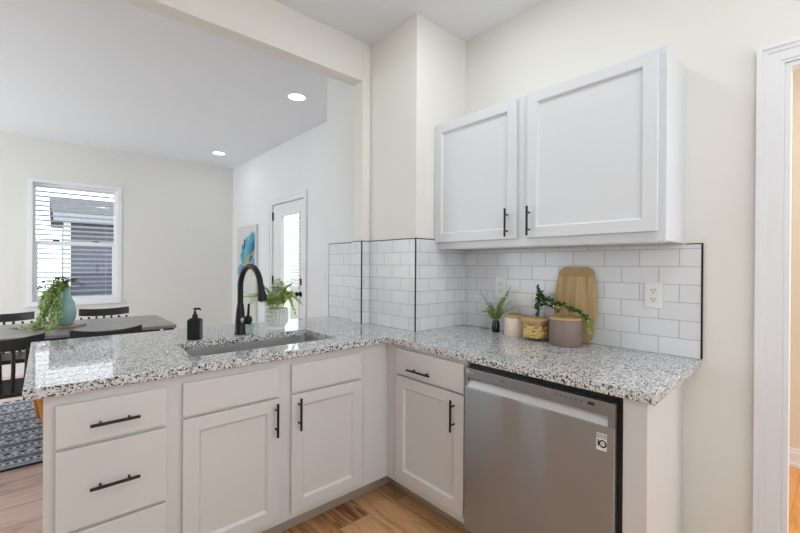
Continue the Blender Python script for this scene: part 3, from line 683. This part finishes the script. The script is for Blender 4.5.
o = obj('pasta', bm, m_pasta, smooth=True); tag(o, 'yellow pasta pieces filling the glass jar', 'pasta', kind='stuff')

# cutting board leaning on the tile
bm = NB(); bm2 = NB()
def outline(y0, y1, z0, z1, ht, hb):
    """barrel outline, widest in the middle"""
    cy = (y0+y1)/2; hw = (y1-y0)/2; pts = []
    n = 44
    def half(tv):
        return hw*(1-0.25*abs(2*tv-0.95)**2.0)
    for k in range(n+1):
        tv = k/n; w_ = half(tv)
        if tv < 0.07: w_ -= 0.022*(1-tv/0.07)**2
        if tv > 0.93: w_ -= 0.024*((tv-0.93)/0.07)**2
        pts.append((cy+w_, z0+(z1-z0)*tv))
    left = [(2*cy-y, z) for y, z in pts[::-1]]
    return pts, left
pr, pl = outline(-0.838, -0.625, H+0.001, 1.249, 0, 0)
lean = lambda z: -0.034+(z-H)/(1.249-H)*0.0235
zs = 1.205
def cb(bm, a, b):
    for (y, z) in (): pass
lo = [q for q in pr if q[1] <= zs]; hi = [q for q in pr if q[1] > zs]
ysp = lo[-1][0]+(hi[0][0]-lo[-1][0])*(zs-lo[-1][1])/(hi[0][1]-lo[-1][1]); cyb = -0.7315
def mk(bm, right):
    full = right+[(2*cyb-y, z) for y, z in right[::-1]]
    poly_prism(bm, [(lean(z), y, z) for y, z in full], (-0.016, 0, 0))
mk(bm, lo+[(ysp, zs)]); mk(bm2, [(ysp, zs)]+hi)
# rounded shoulders on top piece handled by outline
t = thing('cutting_board', 'barrel-shaped wooden cutting board leaning against the tile', 'cutting board', (-0.03, -0.7275, H))
obj('board', bm, m_board, t, bevel=0.003); obj('cross_band', bm2, m_board2, t, bevel=0.003)['label'] = 'crosswise wood band at the top'

# bottle with leafy branch, behind the jar
bx, by = -0.055, -0.545
t = thing('glass_bottle', 'small clear glass bottle standing behind the pasta jar', 'bottle', (bx, by, H))
bm = NB(); lathe(bm, bx, by, [(0.028, H), (0.032, H+0.006), (0.032, H+0.12), (0.026, H+0.15), (0.012, H+0.175), (0.011, H+0.205), (0.0135, H+0.207), (0.0135, H+0.213), (0.010, H+0.213)], 24, cap1=False); obj('glass_body', bm, m_glassj, t, smooth=True)
random.seed(11)
base = Vector((bx, by, H+0.17))
t = thing('leafy_branch', 'dark green leafy branch in the glass bottle, drooping over the taupe canister', 'branch', (bx, by, H+0.02))
bm = NB(); path = [Vector((bx, by, H+0.02)), Vector((bx, by, H+0.21)), at(549, 292, 2.02)]
tube(bm, [path[0], path[1], at(551, 289, 2.42)], [0.004, 0.004, 0.003], 6); obj('twig', bm, m_stem, t)
top = Vector((bx, by, H+0.21)); D0 = (top-Vector((-2.0081, -1.6416, 1.2513))).dot(F)
def vine(ctrl, n, L, Wd, m, seed, parent, name='sprig'):
    random.seed(seed); bm = NB(); q = []
    for i in range(len(ctrl)-1):
        for k in range(6): 
            s = k/6; p0 = ctrl[max(i-1, 0)]; p1 = ctrl[i]; p2 = ctrl[i+1]; p3 = ctrl[min(i+2, len(ctrl)-1)]
            q.append(0.5*((2*p1)+(p2-p0)*s+(2*p0-5*p1+4*p2-p3)*s*s+(3*p1-p0-3*p2+p3)*s**3))
    q.append(ctrl[-1]); tube(bm, q, 0.0013, 5)
    for k in range(n):
        f_ = (0.06+0.94*k/n)*(len(q)-1); i = min(int(f_), len(q)-2); p = q[i].lerp(q[i+1], f_-i)
        d = Vector((random.uniform(-1, 1), random.uniform(-1, 1), random.uniform(-0.7, 0.9)))
        leaf(bm, p, d+(q[i+1]-q[i]).normalized()*0.6, (random.uniform(-.6, .6), random.uniform(-.6, .6), 1), L*random.uniform(.7, 1.15), Wd*random.uniform(.8, 1.1), 0.15)
    return obj(name, bm, m, parent)
vine([path[0], top, at(543, 297, D0-0.05), at(540, 293, D0-0.08), at(537, 287, D0-0.1)], 44, 0.027, 0.016, m_green_d, 1, t)
vine([path[0], top, at(547, 300, D0-0.08), at(556, 303, D0-0.15), at(568, 307, D0-0.22), at(580, 313, D0-0.25), at(588, 318, D0-0.25)], 110, 0.027, 0.017, m_green_d, 2, t)
vine([path[0], top, at(560, 305, D0-0.16), at(577, 310, D0-0.24), at(589, 320, D0-0.26), at(590, 332, D0-0.25)], 90, 0.025, 0.016, m_green_m, 3, t)
vine([path[0], top, at(541, 299, D0-0.06), at(549, 306, D0-0.12), at(560, 311, D0-0.2)], 60, 0.027, 0.017, m_green_d, 5, t)
vine([path[0], top, at(544, 301, D0-0.06), at(541, 306, D0-0.1), at(552, 300, D0-0.12)], 50, 0.026, 0.016, m_green_d, 6, t)

# ------------------------------------------------------------------ outlets and switch
def outlet(label, y0, y1, z0, z1):
    t = thing('wall_outlet', label, 'outlet', (-g, (y0+y1)/2, z0)); T = M_run(-g)
    bm = NB(); slab(bm, T, -y1, -y0, z0, z1, 0.006); obj('cover_plate', bm, m_white_pl, t, bevel=0.002)
    uc = -(y0+y1)/2; zc = (z0+z1)/2
    for dz in (0.02, -0.02):
        bm = NB(); slab(bm, T, uc-0.0165, uc+0.0165, zc+dz-0.014, zc+dz+0.014, 0.0085); s_ = obj('socket', bm, m_white_pl, t, bevel=0.001)
        bm = NB()
        for du in (-0.0065, 0.0065): slab(bm, T, uc+du-0.0014, uc+du+0.0014, zc+dz+0.0, zc+dz+0.009, 0.0088)
        disc(bm, T, uc, zc+dz-0.0065, 0.0028, 0.0088, 10); obj('slots', bm, m_dark_slot, s_)
outlet('white duplex outlet on the tile near the right end of the backsplash', -1.106, -1.035, 1.071, 1.182)
outlet('white duplex outlet on the tile above the little black vase', -0.322, -0.246, 1.066, 1.186)
t = thing('light_switch', 'white light switch on the wall beside the glazed door', 'switch', (0.077, 1.86, 1.07)); T = M_run(0.077)
bm = NB(); slab(bm, T, -1.90, -1.83, 1.07, 1.20, 0.006); obj('cover_plate', bm, m_white_pl, t, bevel=0.002)
bm = NB(); slab(bm, T, -1.882, -1.848, 1.10, 1.17, 0.012); obj('rocker', bm, m_white_pl, t, bevel=0.001)

# ------------------------------------------------------------------ downlights
for x, y, lb in ((-0.42, 1.49, 'round recessed ceiling light nearest the beam'), (-0.357, 3.75, 'round recessed ceiling light near the far window wall')):
    t = thing('recessed_light', lb, 'ceiling light', (x, y, CEIL), 'dining ceiling downlights')
    bm = NB(); lathe(bm, x, y, [(0.086, CEIL-0.0005), (0.085, CEIL-0.006), (0.070, CEIL-0.008), (0.068, CEIL-0.0005)], 32, cap0=False, cap1=False); obj('trim_ring', bm, m_trim, t, smooth=True)
    bm = NB(); lathe(bm, x, y, [(0.069, CEIL-0.001), (0.069, CEIL-0.005), (0.001, CEIL-0.006)], 32); obj('diffuser', bm, m_lamp, t)

# ------------------------------------------------------------------ window, blind, outside
win = struct('window_1', (lambda b: (box(b, FX0, FX0+0.045, FY-0.012, FY+0.12, FZ0, FZ1), box(b, FX1-0.045, FX1, FY-0.012, FY+0.12, FZ0, FZ1), box(b, FX0+0.045, FX1-0.045, FY-0.012, FY+0.12, FZ1-0.035, FZ1), box(b, FX0+0.045, FX1-0.045, FY-0.012, FY+0.12, FZ0, FZ0+0.035), b)[-1])(NB()), m_trim, label='white double-hung window with open blinds', cat='window')
bm = NB(); box(bm, FX0-0.012, FX1+0.012, FY-0.035, FY+0.02, FZ0-0.018, FZ0+0.006); obj('window_sill', bm, m_trim, win, bevel=0.004)
def sash(z0, z1, y, st=0.03):
    a, b = FX0+0.045, FX1-0.045; bm = NB()
    box(bm, a, a+st, y, y+0.03, z0, z1); box(bm, b-st, b, y, y+0.03, z0, z1); box(bm, a+st, b-st, y, y+0.03, z0, z0+st); box(bm, a+st, b-st, y, y+0.03, z1-st, z1)
    s_ = obj('sash', bm, m_trim, win)
    bm = NB(); box(bm, a+st, b-st, y+0.013, y+0.017, z0+st, z1-st); obj('glass_pane', bm, m_glass, s_)
sash(FZ0+0.035, 1.515, FY+0.035, 0.045); sash(1.47, FZ1-0.035, FY+0.07, 0.026)
bm = NB()
for x in (-1.93, -1.56): box(bm, x-0.03, x+0.03, FY+0.03, FY+0.05, 1.513, 1.526)
obj('sash_lock', bm, m_dark_slot, win)
t = thing('window_blind', 'white horizontal slat blind open behind the double-hung window glass', 'blind', (-1.737, FY+0.13, FZ0))
ba, bb = FX0+0.05, FX1-0.05
bm = NB(); box(bm, ba, bb, FY+0.115, FY+0.155, FZ1-0.075, FZ1-0.036); obj('headrail', bm, m_trim, t)
bm = NB(); z = FZ0+0.085
while z < FZ1-0.09:
    quad(bm, (ba, FY+0.108, z+0.0065), (bb, FY+0.108, z+0.0065), (bb, FY+0.158, z-0.0065), (ba, FY+0.158, z-0.0065)); z += 0.056
o = obj('slats', bm, mat('blind_slat_white', rgb(192, 194, 198), 0.6), t); sm = o.modifiers.new('thick', 'SOLIDIFY'); sm.thickness = 0.003
bm = NB(); box(bm, ba, bb, FY+0.115, FY+0.15, FZ0+0.04, FZ0+0.06); obj('bottom_rail', bm, m_trim, t)
bm = NB()
for x in (ba+0.1, bb-0.1): tube(bm, [(x, FY+0.107, FZ0+0.06), (x, FY+0.107, FZ1-0.05)], 0.0016, 5)
obj('ladder_cord', bm, mat('cord_grey', rgb(190, 190, 190), 0.7), t)
# outside
bm = NB(); box(bm, -14, 14, 4.66, 30, -0.4, -0.2); box(bm, 0.22, 14, -0, 4.66, -0.4, -0.2); struct('ground', bm, m_grass, label='pale lawn outside', cat='ground')
t = thing('neighbor_house', 'grey-blue sided house with dark roof seen through the window', 'house', (1.0, 9.5, -0.2))
bm = NB(); box(bm, -1.70, 0.8, 8.0, 13.0, -0.2, 2.2); obj('wall', bm, m_siding, t)
bm = NB(); box(bm, -1.78, -1.68, 7.96, 8.06, -0.2, 2.06); obj('corner_board', bm, m_trim, t)
bm = NB(); poly_prism(bm, [(-1.93, 7.55, 2.06), (1.0, 7.55, 2.06), (1.0, 8.8, 2.50), (-1.98, 8.8, 2.50)], (0, 0, 0.06)); poly_prism(bm, [(-1.98, 8.8, 2.50), (1.0, 8.8, 2.50), (1.0, 11, 2.1), (-1.95, 11, 2.1)], (0, 0, 0.06)); obj('roof', bm, m_shingle, t)
bm = NB(); box(bm, -1.93, 1.0, 7.52, 7.56, 2.0, 2.14); obj('fascia', bm, mat('fascia_grey', rgb(150, 154, 168), 0.6), t)

# ------------------------------------------------------------------ glazed door
bm = NB()
casing(bm, 0.077, -1, WY0, WY1, WZ, 0.075, [(0, 0.7, 0.014), (0.7, 1.0, 0.022)])
struct('trim_4', bm, m_trim, label='white casing around the glazed door', cat='door trim')
bm = NB(); a, b = WY0+0.012, WY1-0.012
gy0, gy1, gz0, gz1 = 2.40, 2.86, 0.30, 1.83
X0, X1 = 0.082, 0.125
box(bm, X0, X1, a, gy0, 0.01, WZ-0.012); box(bm, X0, X1, gy1, b, 0.01, WZ-0.012); box(bm, X0, X1, gy0, gy1, 0.01, gz0); box(bm, X0, X1, gy0, gy1, gz1, WZ-0.012)
box(bm, X0-0.008, X0, gy0-0.025, gy0, gz0-0.025, gz1+0.025); box(bm, X0-0.008, X0, gy1, gy1+0.025, gz0-0.025, gz1+0.025); box(bm, X0-0.008, X0, gy0, gy1, gz1, gz1+0.025); box(bm, X0-0.008, X0, gy0, gy1, gz0-0.025, gz0)
door = struct('door_1', bm, m_trim, label='white glazed exterior door with blind and black knob', cat='door')
bm = NB(); box(bm, 0.10, 0.104, gy0, gy1, gz0, gz1); obj('glass_pane', bm, m_glass, door)
bm = NB()
for z in (1.845, 1.065, 0.25): box(bm, 0.068, 0.086, b-0.004, b+0.016, z-0.05, z+0.05)
obj('hinge', bm, m_black, door)
bm = NB(); tube(bm, [(X0, a+0.065, 0.93), (X0-0.012, a+0.065, 0.93)], 0.028, 16); tube(bm, [(X0-0.012, a+0.065, 0.93), (X0-0.03, a+0.065, 0.93), (X0-0.045, a+0.065, 0.93), (X0-0.06, a+0.065, 0.93), (X0-0.066, a+0.065, 0.93)], [0.012, 0.012, 0.028, 0.026, 0.01], 16); obj('door_knob', bm, m_black, door, smooth=True)
bm = NB(); box(bm, X0-0.01, X0, a+0.045, a+0.075, 1.03, 1.10); obj('deadbolt', bm, m_black, door, bevel=0.003)
t = thing('door_blind', 'white slat blind hanging over the door glass, stopping above the knob', 'blind', (0.135, 2.63, 1.0))
bm = NB(); z = 1.02
while z < gz1+0.02:
    quad(bm, (0.13, gy0-0.01, z-0.010), (0.13, gy1+0.01, z-0.010), (0.155, gy1+0.01, z+0.010), (0.155, gy0-0.01, z+0.010)); z += 0.036
o = obj('slats', bm, mat('blind_slat_bright', rgb(240, 240, 240), 0.5), t); sm = o.modifiers.new('thick', 'SOLIDIFY'); sm.thickness = 0.003
bm = NB(); box(bm, 0.13, 0.152, gy0-0.01, gy1+0.01, 0.985, 1.005); obj('bottom_rail', bm, m_trim, t)
t = thing('garden_fence', 'pale weathered plank fence outside the glazed door', 'fence', (2.6, 4.0, -0.2))
bm = NB(); random.seed(3)
for k in range(50):
    y = 0.5+k*0.145; box(bm, 2.6, 2.62, y, y+0.135, -0.2, 0.92+random.uniform(-.02, .02))
obj('plank_panel', bm, m_fence, t)
bm = NB(); box(bm, 2.62, 2.66, 0.5, 7.7, 0.1, 0.2); box(bm, 2.62, 2.66, 0.5, 7.7, 0.65, 0.75); obj('rail', bm, m_fence, t)

# ------------------------------------------------------------------ canvas
t = thing('wall_canvas', 'tall canvas painting of a turquoise flower on the wall beside the glazed door', 'painting', (0.06, 3.87, 0.5))
bm = NB(); box(bm, 0.042, 0.0765, 3.535, 4.215, 0.50, 1.785); obj('canvas', bm, m_canvas, t, bevel=0.002)
random.seed(21)
cols = [rgb(34, 150, 176), rgb(18, 108, 150), rgb(86, 190, 200), rgb(150, 212, 214), rgb(24, 80, 120)]
mp_ = [mat('paint_%s' % n_, c, 0.6, vary=(18, cols[(k+2) % 5])) for k, (n_, c) in enumerate(zip(('turquoise', 'blue', 'aqua', 'pale_aqua', 'deep_blue'), cols))]
m_gold = mat('paint_gold', rgb(196, 170, 96), 0.6)
def petal(bm, by_, bz, ty, tz, wd, x, mi):
    n = 9; d = Vector((0, ty-by_, tz-bz)); s = Vector((0, -d.z, d.y)).normalized(); pts = []
    for k in range(n+1): pts.append(Vector((x, by_, bz))+d*(k/n)+s*wd*max(0.0, math.sin(math.pi*(k/n)**1.25))**0.7)
    for k in range(n-1, 0, -1): pts.append(Vector((x, by_, bz))+d*(k/n)-s*wd*max(0.0, math.sin(math.pi*(k/n)**1.25))**0.7)
    f_ = bm.faces.new([bm.verts.new(p) for p in pts]); f_.material_index = mi
bm = NB(); k = 0
for ty, tz, wd in ((4.14, 1.36, .07), (4.08, 1.50, .07), (3.99, 1.58, .07), (3.9, 1.62, .07), (3.80, 1.64, .07), (3.70, 1.68, .07), (3.62, 1.66, .06), (3.57, 1.55, .06), (4.03, 1.44, .05), (3.93, 1.50, .05), (3.83, 1.52, .05), (3.74, 1.52, .05), (3.66, 1.46, .05)):
    petal(bm, 3.76+(ty-3.80)*0.15, 1.27, max(3.545+wd*0.6, ty-0.05), tz+0.03, wd*1.15, 0.0415-k*0.00005, (k*2) % 5); k += 1
for by_, bz, ty, tz, wd in ((3.98, 1.27, 4.19, 1.12, .06), (3.95, 1.25, 4.10, 1.10, .05), (3.70, 1.26, 3.56, 1.22, .06), (3.68, 1.30, 3.56, 1.30, .06)):
    petal(bm, by_, bz, ty, tz, wd, 0.0405-k*0.00004, k % 3); k += 1
obj('painted_flower', bm, mp_, t)
bm = NB()
petal(bm, 3.9, 1.20, 3.72, 1.40, .03, 0.0398, 0); petal(bm, 3.96, 1.22, 3.86, 1.36, .025, 0.0397, 0); petal(bm, 3.72, 1.36, 3.58, 1.44, .02, 0.0396, 0)
obj('painted_gold_leaf', bm, m_gold, t)

# ------------------------------------------------------------------ dining table, chairs, rug
bm = NB(); box(bm, -3.6, -1.12, 1.72, 3.36, 0.0005, 0.010); o = obj('area_rug', bm, m_rug); rug = o; tag(o, 'dark blue and white patterned woven rug under the dining table', 'rug')
bm = NB(); box(bm, -3.6, -1.12, 1.708, 1.72, 0.0005, 0.0105); obj('binding', bm, mat('rug_binding', rgb(44, 44, 56), 0.9), rug)
t = thing('dining_table', 'long grey wood dining table with dark edge under the window', 'table', (-2.3, 2.38, 0))
bm = NB(); box(bm, -3.35, -1.22, 1.98, 2.80, 0.735, 0.762); obj('tabletop', bm, m_table, t, bevel=0.004)
bm = NB(); box(bm, -3.25, -1.32, 2.07, 2.71, 0.66, 0.735); obj('apron', bm, m_tabled, t)
for x in (-3.30, -1.265):
    for y in (2.03, 2.755):
        bm = NB(); tube(bm, [(x, y, 0.735), (x, y, 0.5), (x, y, 0.0105)], [0.04, 0.038, 0.028], 12); obj('leg', bm, m_tabled, t, smooth=True)
def make_chair(label):
    t = thing('dining_chair', label, 'chair', (0, 0, 0), 'black spindle-back dining chairs')
    bm = NB(); poly_prism(bm, [(-0.20, -0.20, 0.445), (0.20, -0.20, 0.445), (0.225, 0.20, 0.445), (-0.225, 0.20, 0.445)], (0, 0, 0.03)); obj('seat', bm, m_chair, t, bevel=0.008)
    # curved top rail
    bm = NB(); n = 16; ring = []
    for k in range(n+1):
        s = -1+2*k/n; x = 0.195*s; y = -0.265+0.065*s*s; zt_ = 0.800+0.016*s*s; zb_ = 0.732+0.018*s*s; th = 0.013
        ring.append([bm.verts.new(p) for p in ((x, y-th, zb_), (x, y+th, zb_), (x, y+th-0.004, zt_), (x, y-th-0.004, zt_))])
    for a, b in zip(ring, ring[1:]):
        for j in range(4): bm.faces.new((a[j], a[(j+1) % 4], b[(j+1) % 4], b[j]))
    bm.faces.new(ring[0]); bm.faces.new(ring[-1]); obj('top_rail', bm, m_chair, t, bevel=0.003)
    for k in range(7):
        s = -1+2*k/6; x = 0.177*s; yt = -0.265+0.065*(x/0.195)**2
        bm = NB(); tube(bm, [(x*0.86, -0.185, 0.47), (x*0.96, -0.215, 0.60), (x, yt, 0.73)], [0.0105, 0.010, 0.0095], 8); obj('spindle', bm, m_chair, t, smooth=True)
    for x, y, o_ in ((-0.17, -0.16, -1), (0.17, -0.16, -1), (-0.165, 0.17, 1), (0.165, 0.17, 1)):
        bm = NB(); tube(bm, [(x, y, 0.447), (x*1.2, y+0.03*o_, 0.22), (x*1.36, y+0.055*o_, 0.001)], [0.020, 0.018, 0.012], 10); obj('leg', bm, m_orange, t, smooth=True)['label'] = 'light orange wood leg'
    return t
ch = make_chair('black chair at the near side of the table, its curved back beyond the worktop edge')
ch.location = (-1.705, 1.85, 0.0105)
spots = [((-2.212, 1.83), 0, 'black chair at the near left of the table, standing left of the peninsula end'),
         ((-1.59, 2.93), math.pi, 'black chair on the far side of the table, right of the teal vase'),
         ((-2.285, 2.93), math.pi, 'black chair on the far side of the table, left of the trailing greenery')]
for (x, y), a, lb in spots:
    c = copy_tree(ch); c.location = (x, y, 0.0105); c.rotation_euler = (0, 0, a); c['label'] = lb
# slab, vase, trailing greenery
vx, vy = -1.90, 2.36
bm = NB(); pts = []
for k in range(28):
    a = 2*math.pi*k/28; pts.append((vx-0.03+0.155*math.cos(a)*(1+0.06*math.sin(3*a)), vy+0.095*math.sin(a)*(1+0.08*math.cos(2*a)), 0.7625))
poly_prism(bm, pts, (0, 0, 0.016)); o = obj('serving_board', bm, m_slab, bevel=0.004); tag(o, 'thin wooden serving board under the teal vase', 'serving board')
vz = 0.779
bm = NB(); lathe(bm, vx, vy, [(0.036, vz), (0.043, vz+0.004), (0.058, vz+0.04), (0.066, vz+0.085), (0.066, vz+0.12), (0.056, vz+0.165), (0.040, vz+0.20), (0.031, vz+0.225), (0.028, vz+0.26), (0.030, vz+0.285), (0.035, vz+0.295), (0.031, vz+0.295), (0.025, vz+0.27), (0.026, vz+0.23)], 36, cap1=False)
o = obj('vase', bm, m_teal, smooth=True); tag(o, 'teal glazed ceramic vase on the dining table', 'vase')
t = thing('trailing_greenery', 'leafy green trailing vine spilling from the teal vase onto the table', 'plant', (vx, vy, vz+0.26))
mouth = Vector((vx, vy, vz+0.27)); DV = (mouth-Vector((-2.0081, -1.6416, 1.2513))).dot(F)
rng = random.Random(9)
vines = [[(56, 286), (47, 293), (41, 301)], [(58, 286), (49, 297), (44, 312), (47, 326)], [(60, 288), (53, 296), (49, 309), (42, 323), (34, 328)], [(60, 290), (55, 310), (53, 325)], [(52, 284), (44, 286), (37, 288)], [(58, 280), (50, 281), (41, 283)], [(70, 281), (77, 283), (83, 285)], [(63, 278), (60, 278), (57, 279)], [(66, 279), (72, 280), (76, 280)],
         [(56, 286), (48, 296), (42, 306), (40, 314)], [(58, 288), (52, 300), (47, 312), (44, 324)], [(60, 290), (56, 304), (53, 318), (50, 330)], [(57, 288), (50, 298), (46, 310), (38, 320)],
         [(61, 290), (58, 300), (57, 314), (57, 328)], [(55, 288), (47, 304), (40, 318), (33, 325), (22, 328), (12, 329)], [(57, 290), (50, 306), (43, 320), (36, 326), (26, 329)],
         [(59, 290), (54, 306), (50, 320), (46, 331), (50, 334)], [(55, 286), (46, 292), (42, 300), (39, 308)], [(60, 289), (54, 300), (52, 310), (55, 322)], [(58, 288), (51, 300), (42, 312), (36, 322)], [(61, 288), (59, 295), (60, 306), (61, 318)], [(58, 282), (54, 284), (50, 290), (46, 296)]]
for k, vn in enumerate(vines):
    c = [mouth-Vector((0, 0, 0.04)), mouth+Vector((0, 0, 0.035))]
    for j, (u, v) in enumerate(vn):
        p = at(u, v, DV-0.04-0.09*min(1, (j+1)/3)+rng.uniform(-.03, .03))
        if p.z < 0.775: # keep it on the table surface
            p = at(u, v, DV); cc = Vector((-2.0081, -1.6416, 1.2513)); s_ = (0.775-cc.z)/(p.z-cc.z); p = cc+(p-cc)*s_
        c.append(p)
    vine(c, 40 if 4 <= k < 9 else 110, 0.027, 0.0155, m_green_d if 4 <= k < 9 else (m_green_m if k % 3 else m_green_l), 40+k, t, 'vine')
